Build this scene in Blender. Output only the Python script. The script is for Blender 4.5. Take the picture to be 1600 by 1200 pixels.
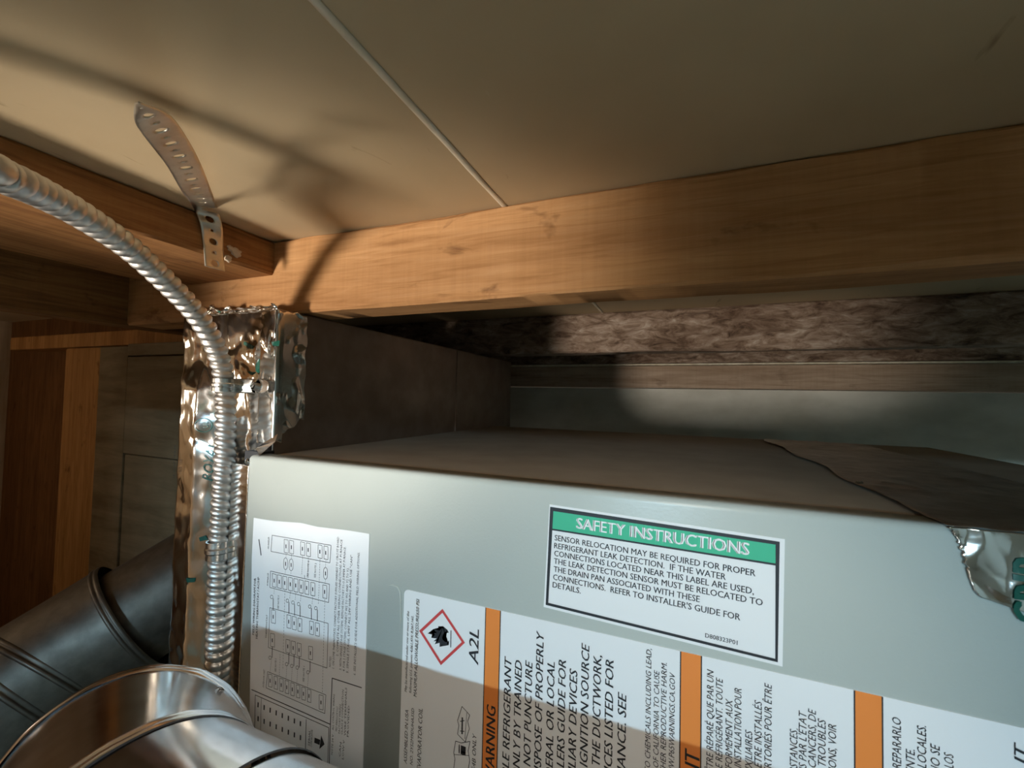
import bpy, bmesh, math, random
from mathutils import Vector, Matrix, noise
random.seed(7)
for o in list(bpy.data.objects): bpy.data.objects.remove(o)
S = bpy.context.scene
C = S.collection
V = Vector
# ------------------------------------------------------------------ camera (at the origin; X right, Y into the space, Z up)
FPX = 670.08
yaw, pitch, roll = math.radians(-22.001), math.radians(1.917), math.radians(1.278)
fw = V((math.sin(yaw)*math.cos(pitch), math.cos(yaw)*math.cos(pitch), math.sin(pitch)))
rt = V((math.cos(yaw), -math.sin(yaw), 0)); up = rt.cross(fw)
R0 = rt*math.cos(roll) + up*math.sin(roll); U0 = -rt*math.sin(roll) + up*math.cos(roll)
cd = bpy.data.cameras.new('camera'); cam = bpy.data.objects.new('camera', cd); C.objects.link(cam)
cd.sensor_fit = 'HORIZONTAL'; cd.sensor_width = 36; cd.lens = FPX*36/1600; cd.clip_start = .005
cd.dof.use_dof = True; cd.dof.focus_distance = .37; cd.dof.aperture_fstop = 14
cam.matrix_world = Matrix(((R0.x, U0.x, -fw.x, 0), (R0.y, U0.y, -fw.y, 0), (R0.z, U0.z, -fw.z, 0), (0, 0, 0, 1)))
S.camera = cam
# ------------------------------------------------------------------ world, lights, exposure
S.view_settings.view_transform = 'Standard'; S.view_settings.look = 'None'
S.view_settings.gamma = 1; S.view_settings.use_curve_mapping = False; S.view_settings.exposure = 0
W = bpy.data.worlds.new('world'); S.world = W; W.use_nodes = True
W.node_tree.nodes['Background'].inputs[0].default_value = (1.0, .8, .58, 1)
W.node_tree.nodes['Background'].inputs[1].default_value = .05
def aim(o, loc, tgt):
    o.location = loc; o.rotation_euler = (V(tgt)-V(loc)).to_track_quat('-Z', 'Y').to_euler()
def area(name, loc, tgt, sx, sy, power, col, spread=180):
    l = bpy.data.lights.new(name, 'AREA'); l.shape = 'RECTANGLE'; l.size = sx; l.size_y = sy; l.energy = power; l.color = col
    l.spread = math.radians(spread)
    o = bpy.data.objects.new(name, l); C.objects.link(o); aim(o, loc, tgt); return o
def bulb(name, loc, rad, power, col):
    l = bpy.data.lights.new(name, 'POINT'); l.shadow_soft_size = rad; l.energy = power; l.color = col
    o = bpy.data.objects.new(name, l); C.objects.link(o); o.location = loc; return o
def spot(name, loc, tgt, rad, power, col, size, blend):
    l = bpy.data.lights.new(name, 'SPOT'); l.shadow_soft_size = rad; l.energy = power; l.color = col
    l.spot_size = math.radians(size); l.spot_blend = blend
    o = bpy.data.objects.new(name, l); C.objects.link(o); aim(o, loc, tgt); return o
area('doorway_daylight', (-.22, -1.6, .20), (.1, .3, -.12), .85, .07, 225, (.50, .80, 1.0))
spot('work_lamp', (-.62, -.44, -.0945), (-.62+math.sin(.37), -.44+math.cos(.37), -.0945+.20), .048, 36, (1.0, .91, .80), 33, .6)
bulb('low_side_fill', (-1.0, -.12, -.45), .09, 1.35, (1.0, .87, .69))  # added fill from low left for the ceiling and the foil reflections
bulb('foil_fill_light', (-1.35, -.2, .0), .06, 1.0, (1.0, .87, .69))  # added fill for the left boards and what the foil reflects

spot('label_fill_light', (.05, -.12, .10), (-.10, .295, -.25), .05, 3.7, (1.0, .88, .74), 70, .6)  # added fill from above the camera, lifts the shaded lower labels

# ------------------------------------------------------------------ helpers
def ray(x, y): return R0*((x-800)/FPX) - U0*((y-600)/FPX) + fw
def atY(x, y, Y): r = ray(x, y); return r*(Y/r.y)
def atD(x, y, d): return ray(x, y)*d
def atX(x, y, X): r = ray(x, y); return r*(X/r.x)
def atZ(x, y, Z): r = ray(x, y); return r*(Z/r.z)
class MB:
    def __init__(s): s.v = []; s.f = []
    def add(s, vs, fs):
        n = len(s.v); s.v += [tuple(v) for v in vs]; s.f += [tuple(i+n for i in q) for q in fs]; return s
    def box(s, x0, x1, y0, y1, z0, z1):
        return s.add([(x0,y0,z0),(x1,y0,z0),(x1,y1,z0),(x0,y1,z0),(x0,y0,z1),(x1,y0,z1),(x1,y1,z1),(x0,y1,z1)],
                     [(3,2,1,0),(4,5,6,7),(0,1,5,4),(1,2,6,5),(2,3,7,6),(3,0,4,7)])
    def tube(s, rings, caps=False):
        n = len(rings[0]); b = len(s.v)
        for r in rings: s.v += [tuple(p) for p in r]
        for i in range(len(rings)-1):
            for j in range(n):
                k = (j+1) % n; s.f.append((b+i*n+j, b+i*n+k, b+(i+1)*n+k, b+(i+1)*n+j))
        if caps:
            s.f.append(tuple(b+j for j in reversed(range(n)))); m = b+(len(rings)-1)*n; s.f.append(tuple(m+j for j in range(n)))
        return s
    def grid(s, nu, nv, fn):
        b = len(s.v)
        for i in range(nu+1):
            for j in range(nv+1): s.v.append(tuple(fn(i/nu, j/nv)))
        for i in range(nu):
            for j in range(nv):
                a = b+i*(nv+1)+j; s.f.append((a, a+nv+1, a+nv+2, a+1))
        return s
def root_loc(o):
    while o.parent: o = o.parent
    return V(o.location)
def mesh(name, mb, mat, parent=None, loc=None, smooth=False, bevel=0, solid=0, seg=2, weld=False):
    base = root_loc(parent) if parent else V(loc or (0, 0, 0))
    me = bpy.data.meshes.new(name); me.from_pydata([tuple(V(v)-base) for v in mb.v], [], mb.f); me.validate(); me.update()
    o = bpy.data.objects.new(name, me); C.objects.link(o)
    bm = bmesh.new(); bm.from_mesh(me)
    if weld: bmesh.ops.remove_doubles(bm, verts=bm.verts[:], dist=1e-5)
    bmesh.ops.recalc_face_normals(bm, faces=bm.faces)
    if bevel: bmesh.ops.bevel(bm, geom=bm.edges[:], offset=bevel, segments=seg, affect='EDGES', profile=.6)
    if smooth == 'edges':
        for f in bm.faces: f.smooth = True
        for e in bm.edges:
            if len(e.link_faces) == 2 and e.calc_face_angle(0) > .6: e.smooth = False
    elif smooth:
        for f in bm.faces: f.smooth = True
    bm.to_mesh(me); bm.free()
    me.materials.append(mat)
    if solid:
        m = o.modifiers.new('thickness', 'SOLIDIFY'); m.thickness = solid; m.offset = 0
    if parent: o.parent = parent
    else: o.location = base
    return o
def tag(o, label=None, cat=None, group=None, kind=None):
    if label: o['label'] = label
    if cat: o['category'] = cat
    if group: o['group'] = group
    if kind: o['kind'] = kind
    return o
def thing(name, loc, label=None, cat=None, group=None, kind=None):
    o = bpy.data.objects.new(name, None); C.objects.link(o); o.location = loc; o.empty_display_size = .02
    return tag(o, label, cat, group, kind)
def ring(c, n, r, N=48, ref=V((0, 0, 1))):
    n = V(n).normalized(); a = n.cross(ref)
    if a.length < 1e-3: a = n.cross(V((1, 0, 0)))
    a.normalize(); b = n.cross(a)
    return [V(c) + (a*math.cos(t) + b*math.sin(t))*r for t in (2*math.pi*i/N for i in range(N))]
def fbm(p, o=4):
    s, a = 0, 1
    for i in range(o): s += a*noise.noise(p); p = p*2.03; a *= .5
    return s

# ------------------------------------------------------------------ materials
class NT:
    def __init__(s, name):
        s.m = bpy.data.materials.new(name); s.m.use_nodes = True; s.t = s.m.node_tree
        s.b = s.t.nodes['Principled BSDF']; s.co = s.t.nodes.new('ShaderNodeTexCoord')
    def n(s, k, **kw):
        x = s.t.nodes.new('ShaderNode'+k)
        for a, v in kw.items():
            if a in x.inputs.keys(): x.inputs[a].default_value = v
            else: setattr(x, a, v)
        return x
    def l(s, a, b): s.t.links.new(a, b)
    def noise(s, scale, stretch=(1, 1, 1), detail=5, rough=.55, dist=0, src='Object'):
        mp = s.n('Mapping'); mp.inputs['Scale'].default_value = stretch; s.l(s.co.outputs[src], mp.inputs[0])
        x = s.n('TexNoise', Scale=scale, Detail=detail, Roughness=rough, Distortion=dist); s.l(mp.outputs[0], x.inputs['Vector']); return x.outputs['Fac']
    def ramp(s, fac, stops):
        r = s.n('ValToRGB'); e = r.color_ramp.elements
        while len(e) < len(stops): e.new(.5)
        for i, (p, c) in enumerate(stops): e[i].position = p; e[i].color = (*c, 1) if len(c) == 3 else c
        s.l(fac, r.inputs[0]); return r.outputs[0]
    def mix(s, a, b, fac, mode='MIX'):
        m = s.n('Mix', data_type='RGBA', blend_type=mode)
        for i, x in ((6, a), (7, b)):
            if isinstance(x, tuple): m.inputs[i].default_value = (*x, 1)
            else: s.l(x, m.inputs[i])
        if isinstance(fac, (int, float)): m.inputs[0].default_value = fac
        else: s.l(fac, m.inputs[0])
        return m.outputs[2]
    def bump(s, h, st=.3, d=.002):
        b = s.n('Bump', Strength=st, Distance=d); s.l(h, b.inputs['Height']); s.l(b.outputs[0], s.b.inputs['Normal'])
    def col(s, c):
        if isinstance(c, tuple): s.b.inputs['Base Color'].default_value = (*c, 1)
        else: s.l(c, s.b.inputs['Base Color'])
    def set(s, rough=None, metal=None, spec=None):
        if rough is not None:
            if isinstance(rough, (int, float)): s.b.inputs['Roughness'].default_value = rough
            else: s.l(rough, s.b.inputs['Roughness'])
        if metal is not None: s.b.inputs['Metallic'].default_value = metal
        if spec is not None: s.b.inputs['Specular IOR Level'].default_value = spec
        return s
def plain(name, c, rough=.5, metal=0, spec=.5):
    m = NT(name); m.col(c); m.set(rough, metal, spec); return m.m
def wood(name, dark, mid, light, axis, rough=.75, stain=.55):
    m = NT(name); st = {'X': (.06, 1, 1), 'Y': (1, .06, 1), 'Z': (1, 1, .06)}[axis]
    g = m.noise(150, st, 6, .6, 1.2); big = m.noise(26, st, 3, .5, .9); fine = m.noise(60, (1, 1, 1), 5, .6)
    c = m.ramp(g, [(.28, dark), (.5, mid), (.78, light)])
    c = m.mix(c, m.ramp(big, [(.32, (.62, .55, .48)), (.6, (1, 1, 1))]), .7, 'MULTIPLY')
    kn = m.noise(34, {'X': (.5, 1, 1), 'Y': (1, .5, 1), 'Z': (1, 1, .5)}[axis], 4, .6, .3)
    c = m.mix(c, m.ramp(kn, [(.29, (.18, .10, .06)), (.38, (1, 1, 1))]), stain, 'MULTIPLY')
    saw = m.noise(240, {'X': (1, .1, .04), 'Y': (.1, 1, .04), 'Z': (1, .04, .1)}[axis], 3, .6)
    c = m.mix(c, m.ramp(saw, [(.35, (.82, .80, .78)), (.65, (1.0, 1.0, 1.0))]), .35, 'MULTIPLY')
    m.col(c); m.set(rough, 0, .25); m.bump(m.mix(g, fine, .5), .35, .0015); return m.m
M = {}
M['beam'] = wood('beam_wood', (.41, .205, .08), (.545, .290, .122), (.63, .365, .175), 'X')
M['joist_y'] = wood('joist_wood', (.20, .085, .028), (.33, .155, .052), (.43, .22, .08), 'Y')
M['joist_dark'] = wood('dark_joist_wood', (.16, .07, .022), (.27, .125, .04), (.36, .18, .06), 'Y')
M['stud'] = wood('stud_wood', (.30, .14, .04), (.46, .23, .075), (.56, .30, .11), 'Z')
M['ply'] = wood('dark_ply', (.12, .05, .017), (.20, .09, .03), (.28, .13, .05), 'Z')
M['plate'] = wood('plate_wood', (.36, .25, .17), (.50, .37, .27), (.60, .46, .34), 'X', stain=.3)
# rough, water-stained far joist
m = NT('rough_stained_wood'); a = m.noise(70, (.35, 1, 1), 7, .72, .8); b = m.noise(20, (.5, 1, 1), 4, .6)
c = m.ramp(a, [(.30, (.05, .03, .022)), (.44, (.24, .16, .11)), (.56, (.42, .31, .235)), (.72, (.68, .58, .48))])
c = m.mix(c, m.ramp(b, [(.35, (.45, .38, .33)), (.6, (1, 1, 1))]), .7, 'MULTIPLY'); m.col(c); m.set(.85, 0, .2); m.bump(a, .9, .004); M['rough'] = m.m
# drywall paper
m = NT('drywall_paper'); a = m.noise(5, (1, 1, 1), 4, .5); f = m.noise(420, (1, 1, 1), 3, .6)
c = m.ramp(a, [(.35, (.50, .375, .22)), (.65, (.58, .445, .275))])
sc = m.noise(30, (1, .30, 1), 4, .62, .6); sm = m.noise(9, (1, 1, 1), 3, .5)
c = m.mix(c, m.ramp(sc, [(.27, (.30, .25, .19)), (.34, (1, 1, 1))]), .7, 'MULTIPLY')
lt = m.noise(22, (1, .35, 1), 4, .6, .5); c = m.mix(c, (.78, .69, .52), m.ramp(lt, [(.70, (0, 0, 0)), (.80, (.6, .6, .6))]))
m.col(c); m.set(.7, 0, .3); m.bump(f, .12, .0004); M['drywall'] = m.m
m = NT('joint_strip'); a = m.noise(90, (1, .3, 1), 4); m.col(m.ramp(a, [(.35, (.66, .56, .40)), (.65, (.86, .78, .62))])); m.set(.7); M['joint'] = m.m
# grey-brown boards
m = NT('weathered_board'); a = m.noise(40, (.12, 1, 1), 6, .65, .5); b = m.noise(8, (1, 1, 1), 4)
c = m.ramp(a, [(.3, (.17, .125, .07)), (.5, (.25, .195, .12)), (.72, (.33, .26, .165))]); c = m.mix(c, m.ramp(b, [(.38, (.6, .56, .5)), (.6, (1, 1, 1))]), .6, 'MULTIPLY')
m.col(c); m.set(.85, 0, .2); m.bump(a, .5, .002); M['board'] = m.m
m = NT('white_gypsum'); a = m.noise(14, (.5, 1, 1), 5); m.col(m.ramp(a, [(.35, (.55, .53, .45)), (.65, (.75, .73, .65))])); m.set(.8); M['gyp'] = m.m
m = NT('concrete_floor'); a = m.noise(3, (1, 1, 1), 6); m.col(m.ramp(a, [(.35, (.20, .17, .14)), (.65, (.32, .28, .23))])); m.set(.8); M['floor'] = m.m
# cabinet paint with orange-peel texture
m = NT('grey_cabinet_paint'); f = m.noise(520, (1, 1, 1), 2, .5); a = m.noise(6, (1, 1, 1), 3)
m.col(m.ramp(a, [(.3, (.455, .49, .455)), (.7, (.495, .53, .495))])); m.set(.36, 0, .5); m.bump(f, .22, .0006); M['paint'] = m.m
m = NT('brown_cabinet_top'); a = m.noise(16, (1, 1, 1), 5); m.col(m.ramp(a, [(.3, (.33, .27, .20)), (.7, (.41, .345, .265))])); m.set(.6, 0, .3); M['paint_top'] = m.m  # top panel: browner and darker mottled tone than the front
# galvanised metals
def galv(name, c0, c1, r0, r1, sc=60, st=(1, 1, 1), bump=.1, bsc=25):
    m = NT(name); a = m.noise(sc, st, 4, .6); m.col(m.ramp(a, [(.35, c0), (.65, c1)]))
    rr = m.ramp(m.noise(sc*.4, st, 3), [(.35, (r0,)*3), (.65, (r1,)*3)]); m.set(rr, 1.0); m.bump(m.noise(bsc, st, 3), bump, .002); return m.m
M['elbow'] = galv('bright_galvanised', (.62, .61, .60), (.74, .74, .74), .14, .24, 40, bump=.18, bsc=22)
M['duct_grey'] = galv('dull_galvanised', (.20, .185, .165), (.27, .255, .23), .45, .58)
M['plenum'] = galv('plenum_sheet', (.30, .25, .22), (.38, .32, .28), .38, .5, 30)
M['conduit'] = galv('flex_conduit_steel', (.58, .56, .53), (.68, .66, .63), .38, .48, 90)
M['strap'] = galv('hanger_strap_steel', (.62, .58, .50), (.74, .70, .61), .3, .42, 70)
M['clamp'] = galv('clamp_zinc', (.66, .66, .64), (.80, .80, .78), .2, .3, 120)
M['foil'] = galv('aluminium_foil_tape', (.86, .85, .83), (.93, .92, .90), .10, .17, 50, bump=.06, bsc=90)
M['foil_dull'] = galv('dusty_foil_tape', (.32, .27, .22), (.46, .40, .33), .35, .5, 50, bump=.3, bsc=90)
M['seam'] = plain('seam_shadow_gap', (.03, .03, .035), .6)
M['paper'] = plain('label_white', (.80, .81, .81), .35, 0, .5)
M['paper2'] = plain('wiring_paper', (.76, .77, .78), .55, 0, .4)
M['ink'] = plain('black_ink', (.018, .02, .024), .5)
M['ink_soft'] = plain('grey_ink', (.05, .053, .06), .6)
M['orange'] = plain('orange_ink', (.80, .245, .05), .4)
M['red'] = plain('red_ink', (.58, .06, .06), .45)
M['green'] = plain('green_ink', (.06, .46, .27), .35)
M['white_ink'] = plain('white_ink', (.84, .85, .85), .35)
M['tape_green'] = plain('tape_green_print', (.008, .085, .06), .35)
M['tape_ink'] = plain('tape_dark_print', (.06, .06, .05), .45)
M['plaster'] = plain('plaster_crumb', (.62, .52, .40), .9)
M['light_ply'] = wood('light_plywood', (.58, .42, .26), (.70, .53, .35), (.76, .60, .42), 'Z', stain=.2)
M['dark'] = plain('gap_shade_black', (.02, .02, .022), .7)  # near-black that paints the shade in the gap beside the cabinet

# ------------------------------------------------------------------ setting
ZC, ZB, YB, YC, YP = .1747, .090, .35, .295, .3216      # ceiling, beam underside, beam face, cabinet face, plenum face
XL, ZT = -.394, -.0622                                   # cabinet left edge, cabinet top
ce = thing('ceiling', (0, 0, ZC), kind='structure')
mesh('drywall_panel', MB().box(-1.7, -.1562, -1.7, 1.24, ZC, ZC+.013), M['drywall'], ce)
mesh('drywall_panel', MB().box(-.1513, 1.3, -1.7, 1.24, ZC, ZC+.013), M['drywall'], ce)
def jl(u, v):
    y = -1.7+2.94*u; w = .0024*(1+.22*noise.noise(V((y*30, 1, 0)))); xc = -.15375+.0005*noise.noise(V((y*18, 7, 0)))
    return (xc+(2*v-1)*w, y, ZC-.0008*math.sin(math.pi*v))
mesh('joint_strip', MB().grid(160, 4, jl), M['joint'], ce, smooth=True, solid=.001)
fl = mesh('floor', MB().box(-1.7, 1.3, -1.7, 1.24, -1.52, -1.5), M['floor'], loc=(0, 0, -1.5)); tag(fl, kind='structure')
wf = thing('wall_far', (0, 1.2, -1.5), kind='structure')
mesh('gypsum_sheet', MB().box(-1.7, 1.3, 1.2, 1.22, -1.5, .034), M['gyp'], wf)
mesh('bottom_plate', MB().box(-1.7, 1.3, 1.185, 1.22, .036, .0935), M['plate'], wf, bevel=.001)
mesh('plate_edge', MB().box(-1.7, 1.3, 1.172, 1.2, .0945, .0985), M['joint'], wf, bevel=.0008)
mesh('upper_plate', MB().box(-1.7, 1.3, 1.18, 1.22, .1005, ZC), M['rough'], wf, bevel=.001)
wr = mesh('wall_right', MB().box(1.28, 1.3, -1.7, 1.24, -1.5, ZC), M['gyp'], loc=(1.28, 0, -1.5)); tag(wr, kind='structure')
wb = mesh('wall_back', MB().box(-1.7, 1.3, -1.72, -1.7, -1.5, ZC), M['gyp'], loc=(0, -1.7, -1.5)); tag(wb, kind='structure')
# left wall: dark plywood, plate, stud, boards
wl = thing('wall_left', (-1.1, .5, -1.5), kind='structure')
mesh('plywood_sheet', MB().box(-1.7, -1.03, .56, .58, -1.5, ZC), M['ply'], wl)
mesh('side_sheet', MB().box(-1.7, -1.68, -1.7, .56, -1.5, ZC), M['light_ply'], wl)
mesh('stud', MB().box(-1.178, -1.036, .47, .56, -1.5, .082), M['stud'], wl, bevel=.003)
mesh('top_plate', MB().box(-1.42, -.79, .472, .52, .084, .112), M['stud'], wl, bevel=.002)
mesh('board', MB().box(-.960, -.876, .428, .448, -1.5, .0745), M['board'], wl, bevel=.002)
mesh('board', MB().box(-.872, -.548, .425, .442, .0575, .0775), M['board'], wl, bevel=.002)
mesh('board', MB().box(-.872, -.548, .426, .446, -.1065, .0555), M['board'], wl, bevel=.002)
mesh('board', MB().box(-.872, -.548, .429, .446, -1.5, -.108), M['board'], wl, bevel=.002)
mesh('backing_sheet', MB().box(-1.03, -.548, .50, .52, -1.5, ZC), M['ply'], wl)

# ------------------------------------------------------------------ joists
def beam_mesh(x0, x1, y0, y1, z0, z1, axis, n=120, wob=.0012, seed=0):
    """a sawn timber with slightly wavy arrises"""
    mb = MB(); rings = []
    for i in range(n+1):
        t = i/n; q = []
        if axis == 'X': prof = [(y0, z0), (y1, z0), (y1, z1), (y0, z1)]
        else: prof = [(x0, z0), (x1, z0), (x1, z1), (x0, z1)]
        s = (x0+(x1-x0)*t) if axis == 'X' else (y0+(y1-y0)*t)
        ch = .0022; cy = sum(p[0] for p in prof)/4; cz = sum(p[1] for p in prof)/4
        for k, (a, b) in enumerate(prof):
            sa = 1 if a > cy else -1; sb = 1 if b > cz else -1
            for dz in (0, 1):
                first = (k % 2 == 0) == (dz == 0)
                e = ch*(1+.9*noise.noise(V((s*22, k*5+seed, dz)))) + max(0, .004*noise.noise(V((s*9, k*3.1+seed, 4.4))))
                w = wob*noise.noise(V((s*6, k+seed*2.3, 9)))
                aa = a-(0 if first else sa*e)+w; bb = b-(sb*e if first else 0)+(w if sb < 0 else 0)
                q.append((s, aa, bb) if axis == 'X' else (aa, s, bb))
        rings.append(q)
    return mb.tube(rings, True)
o = mesh('ceiling_joist', beam_mesh(-.722, 1.28, YB, YB+.046, ZB, ZC-.0005, 'X', 240), M['beam'], loc=(.28, YB+.02, ZB), smooth='edges')
tag(o, 'long orange wooden joist crossing under the ceiling above the grey cabinet', 'joist')
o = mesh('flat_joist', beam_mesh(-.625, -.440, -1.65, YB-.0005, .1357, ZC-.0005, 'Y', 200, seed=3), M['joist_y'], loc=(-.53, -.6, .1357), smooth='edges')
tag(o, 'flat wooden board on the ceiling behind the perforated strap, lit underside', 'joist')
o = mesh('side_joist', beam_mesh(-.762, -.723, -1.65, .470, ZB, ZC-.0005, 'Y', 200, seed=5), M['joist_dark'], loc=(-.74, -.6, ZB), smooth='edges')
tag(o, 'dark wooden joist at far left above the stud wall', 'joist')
o = mesh('stained_joist', beam_mesh(-1.02, 1.28, .85, .895, .0945, ZC-.0005, 'X', 200, .003, 8), M['rough'], loc=(.1, .87, .0945), smooth='edges')
tag(o, 'rough water-stained joist in the gap behind the orange joist', 'joist')
hb = MB().box(-1.68, 1.28, -.52, -.475, .060, .0895)
for xa, xb, zb in ((-1.68, -.764, .0895), (-.721, -.627, .0895), (-.437, 1.28, .0895), (-.627, -.437, .0895)): hb.box(xa, xb, -.52, -.475, zb, ZC-.0005 if xb != -.437 else .1350)
o = mesh('light_blocker_1', hb, M['beam'], loc=(.4, -.5, .064)); tag(o, kind='structure')  # unseen header, shaped to keep daylight off the beam and far wall
o = mesh('light_blocker_2', MB().box(-1.66, -.44, -.519, -.476, -1.5, .0595), M['light_ply'], loc=(-.8, -.5, -1.5)); tag(o, kind='structure')  # unseen panel added to shade the left boards and show in the foil
o = mesh('lamp_blocker', MB().box(-1.5, -.70, .04, .06, -1.5, -.25), M['light_ply'], loc=(-1, .05, -1.5)); tag(o, kind='structure')  # unseen low panel added to shade the left boards and grey duct

# ------------------------------------------------------------------ evaporator coil cabinet
XR = .36; YK = .885; ZL = -.62
cab = thing('coil_cabinet', (0, .55, ZL), 'grey painted metal coil cabinet carrying the white printed labels', 'cabinet')
fp = MB()
YF = YC+.0008
prof = [(YF, ZL)] + [(YF, ZT-.004)] + [(YF+.004-.004*math.cos(a), ZT-.004+.004*math.sin(a)) for a in (.4, .8, 1.2, 1.5708)] + [(YF+.020, ZT)]
def fpv(u, v):
    k = min(int(v*(len(prof)-1)+1e-6), len(prof)-1); y, z = prof[k]; return (XL+(XR-XL)*u, y, z)
fp.grid(1, len(prof)-1, fpv)
mesh('front_panel', fp, M['paint'], cab, smooth='edges', solid=.0012)
mesh('top_panel', MB().box(XL+.001, XR, YC+.019, YK, ZT-.003, ZT-.0012), M['paint_top'], cab)
mesh('side_panel', MB().box(XL, XL+.0012, YC+.006, YK, ZL, ZT-.002), M['paint'], cab)
mesh('side_panel', MB().box(XR-.0012, XR, YC+.006, YK, ZL, ZT-.002), M['paint'], cab)
mesh('back_panel', MB().box(XL, XR, YK-.0012, YK, ZL, ZT-.002), M['paint'], cab)
# pressed corner bead beside the warning label
bead = MB(); path = [atY(x, y, YC) for x, y in ((606, 915), (614, 914), (621, 917), (625, 925), (626, 945), (626, 965), (625, 985))]
bead.tube([ring(p, (path[min(i+1, 6)]-path[max(i-1, 0)]), .0006 if 0 < i < 6 else .0001, 8, V((0, 1, 0))) for i, p in enumerate(path)])
mesh('pressed_bead', bead, M['paint'], cab, smooth=True)

# ------------------------------------------------------------------ print helpers (flat on the cabinet face)
def FP(x, y): p = atY(x, y, YC); return V((p.x, p.z))
PL = [0]
def poly(mb, pts, lift):
    b = len(mb.v); mb.v += [(p[0], YC-lift, p[1]) for p in pts]; mb.f.append(tuple(range(b, b+len(pts))))
def pxpoly(mb, pts, lift): poly(mb, [FP(*p) for p in pts], lift)
def line(mb, a, b, w, lift, px=True):
    if px: a, b = FP(*a), FP(*b)
    d = (b-a); L = d.length
    if L < 1e-7: return
    d /= L; n = V((-d.y, d.x))*w/2; poly(mb, [a-n, b-n, b+n, a+n], lift)
def outline(mb, pts, w, lift):
    for i in range(len(pts)): line(mb, pts[i], pts[(i+1) % len(pts)], w, lift)
TC = {}
def tmesh(s, bold, res=2):
    k = s
    if k in TC: return TC[k]
    cu = bpy.data.curves.new('t', 'FONT'); cu.body = s; cu.size = 1; cu.resolution_u = res; cu.offset = 0; cu.fill_mode = 'FRONT'
    ob = bpy.data.objects.new('t', cu); me = bpy.data.meshes.new_from_object(ob)
    vs = [(v.co.x, v.co.y) for v in me.vertices]; fs = [tuple(p.vertices) for p in me.polygons]
    bpy.data.objects.remove(ob); bpy.data.curves.remove(cu); bpy.data.meshes.remove(me)
    x0 = min(v[0] for v in vs); x1 = max(v[0] for v in vs); TC[k] = (vs, fs, x0, x1); return TC[k]
CAP = .70
def text(mb, s, p1, ux, sx, cap, lift, shear=0, bold=0, right=False, fit=None):
    """baseline direction ux; letters' up is ux turned by 90 deg; p1 is the end point when right=True"""
    vs, fs, x0, x1 = tmesh(s, bold); uy = V((-ux.y, ux.x)); b = len(mb.v); e = x1 if right else x0
    for sh in ((0,) if bold < .003 else (-bold, bold) if bold < .03 else (-bold, 0, bold)):
        b = len(mb.v)
        for x, y in vs:
            q = p1 + ux*((x-e+shear*y+sh)*sx) + uy*(y*cap/CAP); mb.v.append((q.x, YC-lift-max(sh, 0)*.001, q.y))
        mb.f += [tuple(i+b for i in f) for f in fs]
def textfit(mb, s, a, b, cap, lift, shear=0, bold=0, full=None):
    """string s spans pixels a->b of the photograph's label; 'full' continues it out of view to the left"""
    A, B = FP(*a), FP(*b); d = B-A; L = d.length; d /= L; vs, fs, x0, x1 = tmesh(s, bold); sx = L/(x1-x0)
    text(mb, full or s, B, d, sx, cap, lift, shear, bold, True)

# --- safety instructions label
LT = .0006
def SI(x, y): return (840+x*.25, 770+y*.25)
def label_plate(name, pts, mat, lbl, th=.0003):
    mb = MB(); q = [FP(*p) if not isinstance(p, V) else p for p in pts]; n = len(q)
    mb.v = [(p.x, YC-th, p.y) for p in q]+[(p.x, YC+.0002, p.y) for p in q]
    mb.f = [tuple(range(n)), tuple(range(2*n-1, n-1, -1))]+[(i, (i+1) % n, n+(i+1) % n, n+i) for i in range(n)]
    o = mesh(name, mb, mat, cab); o['label'] = lbl; return o
sl = label_plate('safety_label', [SI(75, 72), SI(1545, 290), SI(1530, 1085), SI(38, 712)], M['paper'], 'white safety instructions label with green heading band')
mb = MB()
def fr(o_, i_): # frame between outer and inner quads
    for k in range(4): pxpoly(mb, [SI(*o_[k]), SI(*o_[(k+1) % 4]), SI(*i_[(k+1) % 4]), SI(*i_[k])], LT)
fr([(80, 86), (1512, 304), (1500, 1056), (52, 698)], [(100, 113), (1486, 322), (1484, 1034), (68, 685)])
pxpoly(mb, [SI(92, 222), SI(1490, 440), SI(1490, 453), SI(92, 232)], LT+.0001)
mesh('border', mb, M['ink'], sl)
mb = MB(); pxpoly(mb, [SI(100, 112), SI(1486, 321), SI(1488, 441), SI(92, 223)], LT-.0001); mesh('heading_band', mb, M['green'], sl)
mb = MB(); textfit(mb, 'SAFETY INSTRUCTIONS', SI(245, 220), SI(1318, 388), .0074, LT+.0001, 0, .045); mesh('heading_text', mb, M['white_ink'], sl)
mb = MB()
for s, a, b in (('SENSOR RELOCATION MAY BE REQUIRED FOR PROPER', (108, 295), (1360, 520)), ('REFRIGERANT LEAK DETECTION.  IF THE WATER', (105, 344), (1175, 543)),
                ('CONNECTIONS LOCATED NEAR THIS LABEL ARE USED,', (105, 392), (1350, 633)), ('THE LEAK DETECTION SENSOR MUST BE RELOCATED TO', (103, 440), (1405, 704)),
                ('THE DRAIN PAN ASSOCIATED WITH THESE', (102, 490), (1012, 682)), ('CONNECTIONS.  REFER TO INSTALLER\'S GUIDE FOR', (98, 540), (1265, 795)),
                ('DETAILS.', (95, 588), (270, 628))):
    textfit(mb, s, SI(*a), SI(*b), .0039, LT, 0, .016)
textfit(mb, 'D808323P01', SI(1047, 900), SI(1248, 948), .0026, LT, 0, .012)
mesh('body_text', mb, M['ink'], sl)

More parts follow.
